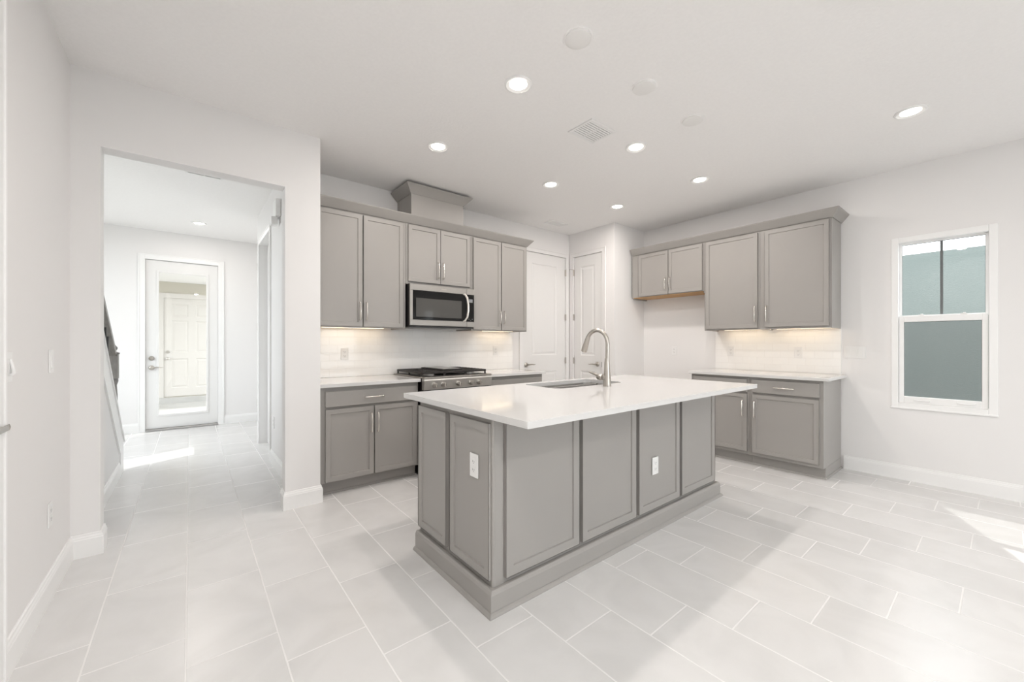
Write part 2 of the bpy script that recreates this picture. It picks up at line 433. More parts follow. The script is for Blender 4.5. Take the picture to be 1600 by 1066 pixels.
obj('threshold', MB().box(x0, x1, -.03, .11, .001, .026, .004, 1), 'griddle', d1)
obj('deadbolt', MB().lathe([(.001, 0), (.032, 0), (.032, .008), (.02, .02), (.018, .03), (.001, .031)], (-.425, .02, 1.028), '-Y', 24), 'nickel', d1, True)
lever(d1, -.425, .895, .02, 1)

# door_2: closed door in the left wall beside the camera, its casing and strike show at the frame edge
d2 = door_struct('door_2', (XL, .075, 0), PI/2)
obj('casing', casing(MB(), 1.20, 2.12, 2.44, .085, .018), 'trim', d2)
obj('jamb', MB().box(2.108, 2.12, .0, .12, 0, 2.44).box(1.20, 1.212, 0, .12, 0, 2.44).box(1.212, 2.108, 0, .12, 2.428, 2.44), 'trim', d2)
obj('slab', MB().raised(1.214, 2.106, .01, 2.426, .06, .04, [(1.33, 1.99, 1.10, 2.30), (1.33, 1.99, .22, .86)]), 'door', d2)
# door_3: pantry door in the back wall, hinged at the corner
d3 = door_struct('door_3', (0, YB, 0)); d3['label'] = 'white two-panel door facing the room, right of the range counter'; d3['category'] = 'door'
obj('casing', casing(MB(), 3.455, 4.288, 2.492, .062), 'wall', d3)
s3 = obj('slab', MB().raised(3.461, 4.282, .008, 2.488, .008, .04, [(3.63, 4.11, 1.075, 2.345), (3.63, 4.11, .22, .852)]), 'door', d3)
for z in (2.27, 1.62, .99, .35): hinge(d3, 4.287, z, -.004)
lever(d3, 3.525, .95, .006, 1)
# door_4: narrow pantry door in the side face of the pantry
d4 = door_struct('door_4', (4.36, 0, 0), -PI/2); d4['label'] = 'narrow white two-panel door at right angles beside the corner'; d4['category'] = 'door'
obj('casing', casing(MB(), -3.958, -3.44, 2.492, .062), 'wall', d4)
obj('slab', MB().raised(-3.953, -3.445, .008, 2.488, .008, .04, [(-3.835, -3.575, 1.065, 2.342), (-3.835, -3.575, .22, .852)]), 'door', d4)
for z in (2.27, 1.62, .99, .35): hinge(d4, -3.96, z, -.004)
lever(d4, -3.527, .95, .006, -1)
obj('strike_plate', MB().box(-3.449, -3.434, -.006, .006, .915, .985), 'slot', d4)
obj('hinge_pin_stop', MB().tube([(-3.96, -.006, 2.318), (-3.985, -.035, 2.318), (-4.0, -.055, 2.316)], .004, 8), 'nickel', d4)
obj('hinge_pin_stop', MB().tube([(4.287, -.006, 2.318), (4.262, -.03, 2.318), (4.25, -.05, 2.316)], .004, 8), 'nickel', d3)
# door_5: doorway in the hallway's right wall
d5 = door_struct('door_5', (.665, 0, 0), -PI/2)
obj('casing', casing(MB(), -5.80, -4.93, 2.455), 'trim', d5)
obj('slab', MB().raised(-5.798, -4.932, .008, 2.452, .085, .038, [(-5.66, -5.07, 1.07, 2.33), (-5.66, -5.07, .2, .86)]), 'door', d5)
for z in (2.2, 1.45, .5): hinge(d5, -5.868, z, -.008)
# strike of door_2
obj('strike_plate', MB().box(2.1, 2.216, -.021, -.0185, .922, .944, .002, 1).tube([(2.209, -.02, .923), (2.2125, -.021, .928), (2.2135, -.0215, .933), (2.2125, -.021, .938), (2.209, -.02, .943)], .002, 8), 'nickel', d2)

# ------------------------------------------------------------------ windows
def make_window(name, yc, zb, label=None):
    o = door_struct(name, (XR, yc, 0), -PI/2)       # local x = -y world, local -y faces the room
    if label: o['label'] = label; o['category'] = 'window'
    W, z0, z1 = .627/2, zb, zb+1.555
    fr = MB()
    for (a, b, c, d) in ((-W, -W+.048, z0, z1), (W-.048, W, z0, z1), (-W+.048, W-.048, z1-.05, z1), (-W+.048, W-.048, z0, z0+.05)):
        fr.box(a, b, -.006, .10, c, d, .003, 1)
    obj('window_frame', fr, 'vinyl', o)
    obj('sill', MB().box(-W-.004, W+.004, -.014, .0, z0-.004, z0+.012, .004, 2), 'vinyl', o)
    mid = z0+.825
    us = MB(); i = W-.048
    for (a, b, c, d) in ((-i, -i+.018, mid, z1-.05), (i-.018, i, mid, z1-.05), (-i+.018, i-.018, z1-.066, z1-.05), (-i+.018, i-.018, mid, mid+.02)):
        us.box(a, b, .055, .08, c, d, .002, 1)
    u = obj('upper_sash', us, 'vinyl', o)
    obj('glass_pane', MB().box(-i+.018, i-.018, .066, .07, mid+.02, z1-.066), 'glass', u)
    obj('gasket', MB().box(-i+.014, i-.014, .0605, .0655, z1-.070, z1-.062).box(-i+.014, -i+.020, .0605, .0655, mid+.02, z1-.070).box(i-.020, i-.014, .0605, .0655, mid+.02, z1-.070), 'gasket', u)
    obj('muntin', MB().box(-.009, .009, .064, .074, mid+.02, z1-.066), 'gasket', u)
    ls = MB(); j = i-.002
    for (a, b, c, d) in ((-j, -j+.034, z0+.05, mid+.012), (j-.034, j, z0+.05, mid+.012), (-j+.034, j-.034, mid-.042, mid+.012), (-j+.034, j-.034, z0+.05, z0+.11)):
        ls.box(a, b, .006, .036, c, d, .003, 1)
    l = obj('lower_sash', ls, 'vinyl', o)
    obj('glass_pane', MB().box(-j+.034, j-.034, .02, .024, z0+.11, mid-.042), 'glass', l)
    obj('gasket', MB().box(-j+.032, j-.032, .0155, .0195, mid-.046, mid-.040).box(-j+.032, -j+.037, .0155, .0195, z0+.11, mid-.046).box(j-.037, j-.032, .0155, .0195, z0+.11, mid-.046), 'gasket', l)
    for x in (-.12, .13): obj('sash_lock', MB().box(x-.02, x+.02, .004, .03, mid+.0125, mid+.020, .003, 1).box(x-.004, x+.012, .0, .02, mid+.020, mid+.027, .002, 1), 'vinyl', l)
    for x in (-.115, .145): obj('sash_lift', MB().tube([(x-.05, .004, z0+.082), (x-.046, -.006, z0+.080), (x, -.011, z0+.079), (x+.046, -.006, z0+.080), (x+.05, .004, z0+.082)], .0045, 8), 'vinyl', l)
    obj('insect_screen', MB().box(-i, i, .088, .089, z0+.05, mid), 'screen', o)
    return o
make_window('window_1', .3445, .65, 'white single-hung window with a teal wall outside')
make_window('window_2', -2.635, .65)
# window_4: sidelight in the hallway's right wall that lets the sun patch in
o = door_struct('window_4', (1.07, 6.325, 0), -PI/2)
fr = MB()
for (a, b, c, d) in ((-.275, -.255, 1.12, 2.5), (.255, .275, 1.12, 2.5), (-.255, .255, 2.48, 2.5), (-.255, .255, 1.12, 1.14)): fr.box(a, b, -.06, 0, c, d)
obj('window_frame', fr, 'vinyl', o); obj('glass_pane', MB().box(-.255, .255, -.04, -.036, 1.14, 2.48), 'glass', o)
# unseen glazing added for daylight: sliding doors behind the camera, a stair window
def slider(name, loc, rz, W, z0, z1, n):
    o = door_struct(name, loc, rz); fr = MB(); h = W/2
    for i in range(n+1):
        a = -h+i*(W-.04)/n; fr.box(a, a+.04, 0, .08, z0+.04, z1-.04)
    fr.box(-h, h, 0, .08, z1-.04, z1).box(-h, h, 0, .08, z0, z0+.04)
    obj('frame', fr, 'vinyl', o); obj('glass_pane', MB().box(-h+.04, h-.04, .035, .04, z0+.04, z1-.04), 'glass', o)
slider('added_glass_door', (2.3, YS, 0), PI, 3.4, 0, 2.44, 3)
slider('added_stair_window', (-1.63, 5.7, 0), PI/2, 3.0, .5, 2.6, 2)
def portal(name, loc, rot, sx, sy):
    l = bpy.data.lights.new(name, 'AREA'); l.shape = 'RECTANGLE'; l.size = sx; l.size_y = sy
    try: l.cycles.is_portal = True
    except Exception: return
    o = bpy.data.objects.new(name, l); C.objects.link(o); o.location = loc; o.rotation_euler = rot
portal('sky_portal', (2.3, YS-.13, 1.22), (PI/2, 0, PI), 3.4, 2.44)        # faces +y into the room
portal('sky_portal', (-1.76, 5.7, 1.55), (PI/2, 0, PI/2), 3.0, 2.1)
portal('sky_portal', (XR+.13, .3445, 1.43), (PI/2, 0, -PI/2), .63, 1.56)
portal('sky_portal', (XR+.13, -2.635, 1.43), (PI/2, 0, -PI/2), .63, 1.56)

# ------------------------------------------------------------------ cabinets (local: x to the viewer's right, face frame at y=0 facing -y)
def pull_v(parent, x, z0, z1, y):
    zc = (z0+z1)/2
    mb = MB().tube([(x, y, z0+.012), (x, y-.016, z0+.010), (x, y-.026, z0+.022), (x, y-.031, zc), (x, y-.026, z1-.022), (x, y-.016, z1-.010), (x, y, z1-.012)], [.0065, .0055, .005, .0048, .005, .0055, .0065], 10)
    return obj('handle', mb, 'bright_nickel', parent, True)
def pull_h(parent, x0, x1, z, y):
    xc = (x0+x1)/2
    mb = MB().tube([(x0+.012, y, z), (x0+.010, y-.016, z), (x0+.022, y-.026, z), (xc, y-.031, z), (x1-.022, y-.026, z), (x1-.010, y-.016, z), (x1-.012, y, z)], [.0065, .0055, .005, .0048, .005, .0055, .0065], 10)
    return obj('handle', mb, 'bright_nickel', parent, True)
def base_cabinet(label, loc, rz, W, doors, drawers, dz=(.118, .704), rz_=(.722, .848), H=.883, kick_end=False, group=None, hz=(.47, .652), D=.605):
    t = thing('base_cabinet', label, 'cabinet', loc, rz, group)
    obj('carcass', MB().box(0, W, 0, D, .105, H, .0015, 1), 'cab', t)
    ke = W if not kick_end else W
    obj('toe_kick', MB().box(0, W, .062, D, 0, .105), 'cab', t)
    sh = [(0, 0), (.012, 0), (.012, .006), (.006, .015), (0, .017)]
    obj('shoe_molding', MB().sweep([(0, .062), (W, .062)] + ([(W, D)] if kick_end else []), sh, 1), 'cab', t)
    for (a, b, hx) in doors:
        d = obj('door', MB().shaker(a, b, dz[0], dz[1], -.02, .0195), 'cab', t)
        pull_v(d, hx, hz[0], hz[1], -.02)
    for (a, b) in drawers:
        d = obj('drawer', MB().box(a, b, -.02, -.0005, rz_[0], rz_[1], .003, 2), 'cab', t)
        c = (a+b)/2; pull_h(d, c-.092, c+.092, (rz_[0]+rz_[1])/2, -.02)
    return t
def wall_cabinet(label, loc, rz, W, z0, doors, hz, D=.325, z1=2.440, light=True, group=None, dz1=2.420, dz0=None, lip=0):
    t = thing('wall_cabinet', label, 'cabinet', loc, rz, group)
    cb = MB()
    cb.box(0, W, 0, .02, z0+lip, z1).box(0, .018, .02, D, z0, z1).box(W-.018, W, .02, D, z0, z1).box(.018, W-.018, .02, D, z0+.022, z1)
    obj('carcass', cb, 'cab', t)
    obj('underside', MB().box(.018, W-.018, .02-.0195*bool(lip), D, z0+.016, z0+.0215), 'wood', t, label='maple plywood underside')
    for (a, b, hx) in doors:
        d = obj('door', MB().shaker(a, b, dz0 or z0+.012, dz1, -.02, .0195), 'cab', t)
        pull_v(d, hx, hz[0], hz[1], -.02)
    return t
FY = 3.722
wall_cabinet('two-door greige wall cabinet left of the microwave', (.795, FY, 0), 0, .858, 1.383, [(.048, .4345, .410), (.4455, .832, .470)], (1.445, 1.625), group='wall cabinets over the range wall')
wall_cabinet('short two-door greige wall cabinet above the microwave', (1.655, FY, 0), 0, .768, 1.832, [(.023, .379, .349), (.382, .746, .408)], (1.905, 2.088), group='wall cabinets over the range wall', dz0=1.858)
wall_cabinet('two-door greige wall cabinet right of the microwave', (2.425, FY, 0), 0, .814, 1.383, [(.021, .405, .385), (.4145, .797, .446)], (1.458, 1.627), group='wall cabinets over the range wall')
base_cabinet('greige base cabinet left of the gas range', (.797, 3.44, 0), 0, .855, [(.046, .4375, .413), (.444, .835, .469)], [(.046, .835)], group='base cabinets beside the range')
base_cabinet('greige base cabinet right of the gas range', (2.438, 3.44, 0), 0, .80, [(.03, .394, .368), (.40, .77, .426)], [(.03, .77)], group='base cabinets beside the range')
FX = 4.715
RW = -PI/2
wall_cabinet('short two-door greige wall cabinet over the empty fridge space', (FX, 3.205, 0), RW, .982, 1.838, [(.105, .531, .498), (.537, .962, .559)], (1.93, 2.082), group='wall cabinets on the window wall', dz0=1.868, lip=.022)
wall_cabinet('single-door greige wall cabinet next to the fridge-space cabinet', (FX, 2.221, 0), RW, .588, 1.388, [(.019, .568, .546)], (1.465, 1.644), group='wall cabinets on the window wall', dz0=1.405)
wall_cabinet('single-door greige wall cabinet nearest the window', (FX, 1.631, 0), RW, .608, 1.388, [(.045, .588, .064)], (1.465, 1.644), group='wall cabinets on the window wall', dz0=1.410)
base_cabinet('greige base cabinet farther from the window, half hidden by the island', (4.435, 2.236, 0), RW, .604, [(.025, .584, .546)], [(.025, .584)], (.138, .726), (.746, .872), .899, group='base cabinets on the window wall', hz=(.487, .664))
base_cabinet('greige base cabinet nearest the window with finished side panel', (4.435, 1.631, 0), RW, .609, [(.024, .578, .052)], [(.024, .578)], (.138, .726), (.746, .872), .899, True, group='base cabinets on the window wall', hz=(.487, .664))

CR = [(0, 2.434), (.006, 2.434), (.062, 2.502), (.064, 2.510), (0, 2.510)]
tag(obj('crown_molding', MB().sweep([(.793, FY-.003), (3.2405, FY-.003), (3.2405, YB-.001)], CR, 1), 'cab', smooth=False), 'greige crown molding along the top of the range wall cabinets', 'molding')
tag(obj('crown_molding', MB().sweep([(FX-.003, 3.205), (FX-.003, 1.0215), (XR-.001, 1.0215)], CR, 1), 'cab'), 'greige crown molding along the top of the window wall cabinets', 'molding')
hb = thing('duct_cover', 'greige box with crown standing on the microwave cabinet', 'duct cover', (1.707, 3.705, 2.5105))
obj('box', MB().box(.0, .607, .0, .338, 0, .300, .0015, 1), 'cab', hb)
HC = [(0, .222), (.004, .222), (.072, .294), (.074, .303), (0, .303)]
obj('crown', MB().sweep([(-.0005, .338), (-.0005, -.0005), (.6075, -.0005), (.6075, .338)], HC, 1), 'cab', hb)

# ------------------------------------------------------------------ countertops
def slab_top(label, x0, x1, y0, y1, z0, z1):
    return tag(obj('countertop', MB().box(x0, x1, y0, y1, z0, z1, .003, 2), 'quartz'), label, 'countertop')
slab_top('white quartz countertop left of the range', .796, 1.660, 3.392, YB-.012, .8840, .914)
slab_top('white quartz countertop right of the range', 2.432, 3.256, 3.392, YB-.012, .8840, .914)
slab_top('white quartz countertop on the window wall cabinets', 4.392, XR-.012, .978, 2.252, .900, .930)

tag(obj('backsplash', MB().box(0, 2.48, 0, .0765*7, -.009, 0), 'subway'), 'glossy white subway tile backsplash behind the range', 'backsplash')
b1 = bpy.data.objects['backsplash']; b1.rotation_euler = (PI/2, 0, 0); b1.location = (.797, YB-.0105, .9145)
# local z (-.009..0) maps to world y; keep the slab against the wall
b1.location.y = YB-.0005-.009
mb = MB().box(0, 1.218, 0, .472, -.009, 0)
b2 = tag(obj('backsplash', mb, 'subway'), 'white subway tile backsplash on the window wall', 'backsplash')
b2.rotation_euler = (PI/2, 0, -PI/2); b2.location = (XR-.0095, 2.239, .9305)

# ------------------------------------------------------------------ under-cabinet lamps
def led(label, loc, rz, L, watts):
    t = thing('under_cabinet_light', label, 'light', loc, rz, 'under-cabinet lights')
    obj('housing', MB().box(0, L, 0, .03, -.004, .0), 'plate', t)
    obj('diffuser', MB().box(.01, L-.01, .004, .026, -.010, -.004, .002, 1), 'led', t)
    ld = bpy.data.lights.new('under_cabinet_lamp', 'AREA'); ld.shape = 'RECTANGLE'; ld.size = L-.02; ld.size_y = .02; ld.energy = watts; ld.color = (1, .82, .58)
    lo = bpy.data.objects.new('lamp', ld); C.objects.link(lo); lo.parent = t; lo.location = (L/2, .015, -.011)
    return t
led('warm strip light under the cabinet left of the microwave', (.93, 3.93, 1.398), 0, .60, .34)
led('warm strip light under the cabinet right of the microwave', (2.72, 3.93, 1.398), 0, .48, .30)
led('warm strip light under the window wall cabinets', (4.93, 2.10, 1.403), RW, .50, .28)
led('warm strip light under the wall cabinet nearest the window', (4.93, 1.56, 1.403), RW, .50, .28)

# ------------------------------------------------------------------ microwave
mw = thing('microwave', 'black and stainless microwave under the short wall cabinet', 'microwave', (1.664, 3.64, 1.400))
Wm = .752
obj('body', MB().box(.002, Wm-.002, .022, .40, .0, .429, .003, 1), 'black', mw)
dm = MB()
gx0, gx1, g0, g1 = .029, .746, .074, .366
dm.box(0, .65, 0, .022, g1, .428, .002, 1).box(0, .65, 0, .022, .018, g0, .002, 1).box(0, gx0, 0, .022, g0, g1)
door = obj('door', dm, 'steel', mw)
obj('door_glass', MB().box(gx0, .652, .003, .02, g0, g1), 'glassblack', door)
obj('window', MB().box(.066, .59, .0015, .003, .104, .290, .001, 1), 'ovenglass', door)
obj('handle', MB().tube([(.612, .004, .366), (.622, -.014, .360), (.638, -.030, .32), (.646, -.036, .25), (.646, -.036, .19), (.638, -.030, .12), (.622, -.014, .084), (.612, .004, .078)], .0135, 12, (.45, 1)), 'bright_nickel', door, True)
obj('badge', MB().box(.345, .405, -.0008, .001, .392, .400), 'nickel', door)
cp = obj('control_panel', MB().box(.652, .749, .0, .022, g1, .428, .002, 1).box(.652, .749, .0, .022, .018, g0, .002, 1).box(.746, .749, .0, .022, g0, g1), 'steel', mw)
obj('control_glass', MB().box(.654, .746, .003, .02, g0, g1), 'glassblack', cp)
obj('display', MB().box(.682, .728, .0015, .003, .282, .318), 'display', cp)
for x in (.680, .724): obj('button', MB().box(x-.005, x+.005, .002, .003, .098, .104), 'display', cp)
obj('button', MB().box(.697, .707, .002, .003, .088, .093), 'display', cp)
obj('vent_grille', MB().box(.01, Wm-.01, .012, .30, -.001, .016), 'black', mw)
obj('filter', MB().box(.12, .40, .10, .30, -.004, -.001, .001, 1).box(.44, .66, .06, .26, -.006, -.001, .001, 1), 'griddle', mw)

# ------------------------------------------------------------------ gas range
rg = thing('gas_range', 'stainless slide-in gas range with black grates', 'range', (1.665, 3.34, 0))
Wr = .764
obj('body', MB().box(.003, Wr-.003, .045, .69, .02, .905, .002, 1), 'black', rg)
for x in (.06, .70):
    for y in (.10, .62): obj('foot', MB().cyl((x, y, 0), (x, y, .02), .02), 'black', rg)
fp = MB().prism([(0.006, .808), (-.004, .895), (.0, .907), (.045, .907), (.045, .808)], 'x', 0, Wr)
obj('control_panel', fp, 'range_steel', rg)
KN = (.104, .198, .362, .508, .602)
for x in KN:
    k = obj('knob', MB().lathe([(.001, 0), (.026, 0), (.026, .006), (.021, .008), (.0195, .034), (.017, .038), (.001, .039)], (x, .000, .850), '-Y', 20), 'steel', rg, True)
    obj('knob_grip', MB().box(x-.004, x+.004, -.046, -.036, .832, .868, .002, 1), 'bright_nickel', k)
od = obj('oven_door', MB().box(.0, Wr, .0, .045, .19, .795, .004, 1), 'steel', rg)
obj('oven_window', MB().box(.10, Wr-.10, -.002, .002, .32, .62), 'glassblack', od)
obj('door_handle', MB().tube([(.05, .0, .75), (.05, -.045, .75), (.07, -.055, .75), (Wr-.07, -.055, .75), (Wr-.05, -.045, .75), (Wr-.05, .0, .75)], .011, 12), 'bright_nickel', od, True)
obj('storage_drawer', MB().box(.0, Wr, .0, .045, .04, .182, .004, 1), 'steel', rg)
obj('cooktop', MB().box(-.012, Wr+.012, .048, .672, .9165, .926, .004, 2).box(.0, Wr, .0, .048, .907, .926, .004, 2), 'steel', rg)
obj('cooktop_well', MB().box(.012, Wr-.012, .075, .655, .9262, .929, .001, 1), 'black', rg)
for (x, y, r) in ((.15, .20, .045), (.15, .50, .036), (.382, .36, .05), (.61, .20, .05), (.61, .50, .032)):
    bnr = obj('burner', MB().lathe([(.001, 0), (r+.012, 0), (r+.010, .008), (r, .010), (r, .014), (.001, .014)], (x, y, .929), n=20), 'griddle', rg, True)
    obj('burner_cap', MB().lathe([(.001, 0), (r-.004, 0), (r-.006, .007), (.001, .008)], (x, y, .943), n=20), 'iron', bnr, True)
def grate(x0, x1, y0, y1):
    mb = MB(); z0, z1 = .950, .971; t = .008
    for x in (x0, x1): mb.box(x-t, x+t, y0-t, y1+t, z0, z1, .002, 1)
    for y in (y0, y1, (y0+y1)/2): mb.box(x0, x1, y-t, y+t, z0, z1, .002, 1)
    n = 9
    for i in range(1, n):
        y = y0+(y1-y0)*i/n
        mb.box(x0, x0+(x1-x0)*.42, y-.0055, y+.0055, z0, z1+.002); mb.box(x1-(x1-x0)*.42, x1, y-.0055, y+.0055, z0, z1+.002)
    xm = (x0+x1)/2
    mb.box(xm-.005, xm+.005, y0, y0+.17, z0, z1).box(xm-.005, xm+.005, y1-.17, y1, z0, z1)
    for x in (x0, x1):
        for y in (y0, y1, (y0+y1)/2): mb.box(x-.006, x+.006, y-.006, y+.006, .9292, z0)
    return obj('grate', mb, 'iron', rg)
grate(.022, .256, .09, .64); grate(.265, .499, .09, .64); grate(.508, .742, .09, .64)
gp = MB().box(.262, .502, .14, .60, .9735, .984, .004, 1)
gr = obj('griddle', gp, 'iron', rg, label='dark rimmed griddle plate over the middle burner')
obj('griddle_plate', MB().box(.280, .484, .165, .575, .9842, .988, .002, 1), 'griddle', gr)

# ------------------------------------------------------------------ island
isl = thing('kitchen_island', 'large greige kitchen island with panelled sides', 'island', (0, 0, 0))
X0, X1, Y0, Y1 = 1.09, 3.328, 1.49, 2.235
obj('carcass', MB().box(X0, X0+.02, Y0, Y1, .10, .893).box(X1-.02, X1, Y0, Y1, .10, .893).box(X0+.02, X1-.02, Y0, Y0+.02, .10, .893).box(X0+.02, X1-.02, Y1-.02, Y1, .10, .893).box(X0+.02, X1-.02, Y0+.02, Y1-.02, .10, .12).box(1.80, 1.82, Y0+.02, Y1-.02, .12, .66).box(2.90, 2.92, Y0+.02, Y1-.02, .12, .893), 'cab', isl)
obj('toe_kick', MB().box(X0+.02, X1-.02, Y1-.07, Y1-.05, .0, .10).box(X0, X1, Y0, Y1-.07, 0, .10), 'cab', isl)
for a, b in ((1.155, 1.668), (1.694, 2.209), (2.239, 2.748), (2.776, 3.300)):
    obj('panel', MB().shaker(a, b, .133, .872, Y0-.02, .0198, .066), 'cab', isl)
# end panels face -x: build facing -y then turn
for a, b in ((-2.228, -1.893), (-1.853, -1.497)):
    mb = MB().shaker(a, b, .140, .866, 0, .0198, .058)
    bmesh.ops.transform(mb.bm, matrix=Matrix.Translation((X0-.02, 0, 0)) @ Matrix.Rotation(-PI/2, 4, 'Z'), verts=mb.bm.verts[:])
    obj('panel', mb, 'cab', isl)
obj('corner_post', MB().box(X0-.004, X0+.06, Y0-.004, Y0+.004, .10, .893, .003, 2).cyl((X0+.003, Y0+.003, .10), (X0+.003, Y0+.003, .893), .009, n=16), 'cab', isl)
for i in range(4):
    a = X0+.03+i*.55; mb = MB().shaker(a, a+.52, .12, .872, 0, .0198)
    bmesh.ops.transform(mb.bm, matrix=Matrix.Translation((0, Y1+.02, 0)) @ Matrix.Diagonal((1, -1, 1, 1)), verts=mb.bm.verts[:])
    d = obj('door', mb, 'cab', isl); hx = a+(.03 if i % 2 else .49)
    obj('handle', MB().tube([(hx, Y1+.02, .55), (hx, Y1+.045, .56), (hx, Y1+.051, .64), (hx, Y1+.045, .72), (hx, Y1+.02, .73)], .005, 8), 'bright_nickel', d, True)
BM_ = [(0, 0), (.014, 0), (.014, .092), (.010, .104), (.004, .110), (0, .111)]
pa = [(X0-.020, Y1), (X0-.020, Y0-.020), (X1+.018, Y0-.020), (X1+.018, Y1)]
obj('base_molding', MB().sweep(pa, BM_, 1).sweep([(X0-.0015, Y1), (X0-.0015, Y0-.0015), (X1+.0015, Y0-.0015), (X1+.0015, Y1)], [(0, .0), (.0185, .0), (.0185, .108), (0, .108)], 1), 'cab', isl)
SHO = [(0.014, 0), (.030, 0), (.030, .004), (.026, .012), (.018, .018), (.014, .019)]
obj('shoe_molding', MB().sweep(pa, SHO, 1), 'cab', isl)

def rrect(x0, x1, y0, y1, r, n=8):
    pts = []
    for cx, cy, a0 in ((x1-r, y1-r, 0), (x0+r, y1-r, PI/2), (x0+r, y0+r, PI), (x1-r, y0+r, 1.5*PI)):
        for i in range(n+1):
            a = a0+PI/2*i/n; pts.append((cx+r*math.cos(a), cy+r*math.sin(a)))
    return pts
SX0, SX1, SY0, SY1 = 1.975, 2.735, 1.935, 2.325
top = MB().panel_hole(rrect(1.05, 3.405, 1.198, 2.395, .006, 3), rrect(SX0, SX1, SY0, SY1, .07), .895, .925)
it = tag(obj('countertop', top, 'quartz'), 'wide white quartz countertop on the island, cut out for the sink', 'countertop')
bv = it.modifiers.new('edge', 'BEVEL'); bv.width = .003; bv.segments = 2; bv.limit_method = 'ANGLE'; bv.angle_limit = math.radians(50)
# sink
sk = thing('sink', 'stainless undermount sink sunk into the island countertop', 'sink', (0, 0, 0))
mb = MB(); bm = mb.bm; rings = []
for g, z, r in ((.004, .8945, .072), (.004, .872, .072), (-.004, .70, .066), (-.018, .685, .055), (-.05, .678, .04)):
    rings.append([bm.verts.new((x, y, z)) for x, y in rrect(SX0-g, SX1+g, SY0-g, SY1+g, r)])
for a, b in zip(rings, rings[1:]):
    for i in range(len(a)): bm.faces.new((a[i], a[(i+1) % len(a)], b[(i+1) % len(a)], b[i]))
bm.faces.new(rings[-1])
obj('basin', mb, 'range_steel', sk, True)
obj('drain', MB().lathe([(.045, .0005), (.043, .004), (.03, .002), (.001, .001)], (2.355, 2.15, .679), n=24), 'nickel', sk, True)
# faucet
fc = thing('faucet', 'brushed nickel gooseneck faucet behind the island sink', 'faucet', (2.385, 1.838, .9251))
obj('base', MB().lathe([(.001, 0), (.029, 0), (.0295, .004), (.0275, .02), (.0255, .06), (.0225, .11), (.019, .16), (.0165, .205), (.001, .206)], n=28), 'nickel', fc, True)
pts = [(0, -.003, .20), (0, -.004, .27)]
R_, cy, cz = .098, .094, .315
for i in range(13):
    a = PI - i*(PI*.83)/12; pts.append((0, cy+R_*math.cos(a)+.0, cz+R_*math.sin(a)))
obj('spout', MB().tube(pts, .0148, 16), 'nickel', fc, True)
p = Vector(pts[-1]); d = (Vector(pts[-1])-Vector(pts[-2])).normalized(); d = Vector((0, .36, -.93)).normalized()
obj('spray_head', MB().tube([p, p+d*.012, p+d*.05, p+d*.10, p+d*.122], [.0152, .0168, .0195, .0235, .0225], 20), 'nickel', fc, True)
obj('handle', MB().sphere((0, .016, .064), .029, (1, 1.1, .9)).sphere((0, .062, .062), .026, (.95, 1.35, .9)).tube([(0, .06, .068), (0, .10, .078), (0, .155, .092), (0, .168, .095)], [.015, .009, .007, .005], 12), 'nickel', fc, True)

# ------------------------------------------------------------------ outlets and switches (local: face -y)
def plate(name, label, cat, loc, rz, kind='outlet', gangs=1, group=None):
    t = thing(name, label, cat, loc, rz, group)
    w = .07 + .046*(gangs-1)
    obj('cover_plate', MB().box(-w/2, w/2, -.006, -.0005, -.0575, .0575, .002, 2), 'plate', t)
    for g in range(gangs):
        x = (g-(gangs-1)/2)*.046
        if kind == 'outlet':
            for z in (.02, -.02):
                s_ = obj('socket', MB().box(x-.0165, x+.0165, -.0075, -.006, z-.0145, z+.0145, .001, 1), 'socket', t)
                obj('slot', MB().box(x-.0075, x-.0055, -.0078, -.0074, z-.004, z+.005).box(x+.0055, x+.0075, -.0078, -.0074, z-.004, z+.005).box(x-.002, x+.002, -.0078, -.0074, z-.0105, z-.0075), 'slot', s_)
        elif kind == 'slider':
            obj('dimmer_track', MB().box(x-.016, x+.016, -.0075, -.006, -.033, .033, .001, 1), 'socket', t)
            obj('dimmer_knob', MB().tube([(x, -.008, .03), (x, -.014, .0), (x, -.017, -.022), (x, -.010, -.03)], [.004, .005, .007, .006], 10), 'plate', t, True)
        else:
            obj('rocker', MB().prism([(-.006, -.033), (-.0105, -.033), (-.0075, .033), (-.006, .033)], 'x', x-.0165, x+.0165), 'plate', t)
    return t
yb = YB-.0096
plate('outlet', 'white outlet on the backsplash left of the range', 'outlet', (1.169, yb, 1.138), 0)
plate('outlet', 'white outlet on the backsplash right of the range', 'outlet', (2.995, yb, 1.150), 0)
plate('outlet', 'white outlet on the bare wall below the fridge-space cabinet', 'outlet', (XR, 2.779, 1.143), RW)
xb = XR-.0096
plate('outlet', 'white outlet on the window wall backsplash, nearer the fridge space', 'outlet', (xb, 2.057, 1.145), RW)
plate('outlet', 'white outlet on the window wall backsplash, nearer the window', 'outlet', (xb, 1.379, 1.142), RW)
plate('light_switch', 'white three-gang light switch left of the window', 'switch', (XR, .918, 1.152), RW, 'rocker', 3)
plate('outlet', 'bright white outlet on the left end of the island', 'outlet', (X0-.012, 1.623, .645), RW)
plate('outlet', 'bright white outlet on the long front of the island', 'outlet', (2.43, Y0-.012, .418), 0)
plate('light_switch', 'white dimmer switch nearest the left picture edge', 'switch', (XL, 2.352, 1.150), PI/2, 'slider')
plate('light_switch', 'white rocker switch on the left wall near the hallway opening', 'switch', (XL, 2.945, 1.152), PI/2, 'rocker')
plate('outlet', 'white outlet low on the left wall near the floor', 'outlet', (XL, 2.925, .405), PI/2)
plate('outlet', 'white outlet low on the right wall of the hallway', 'outlet', (.665, 4.70, .43), RW)

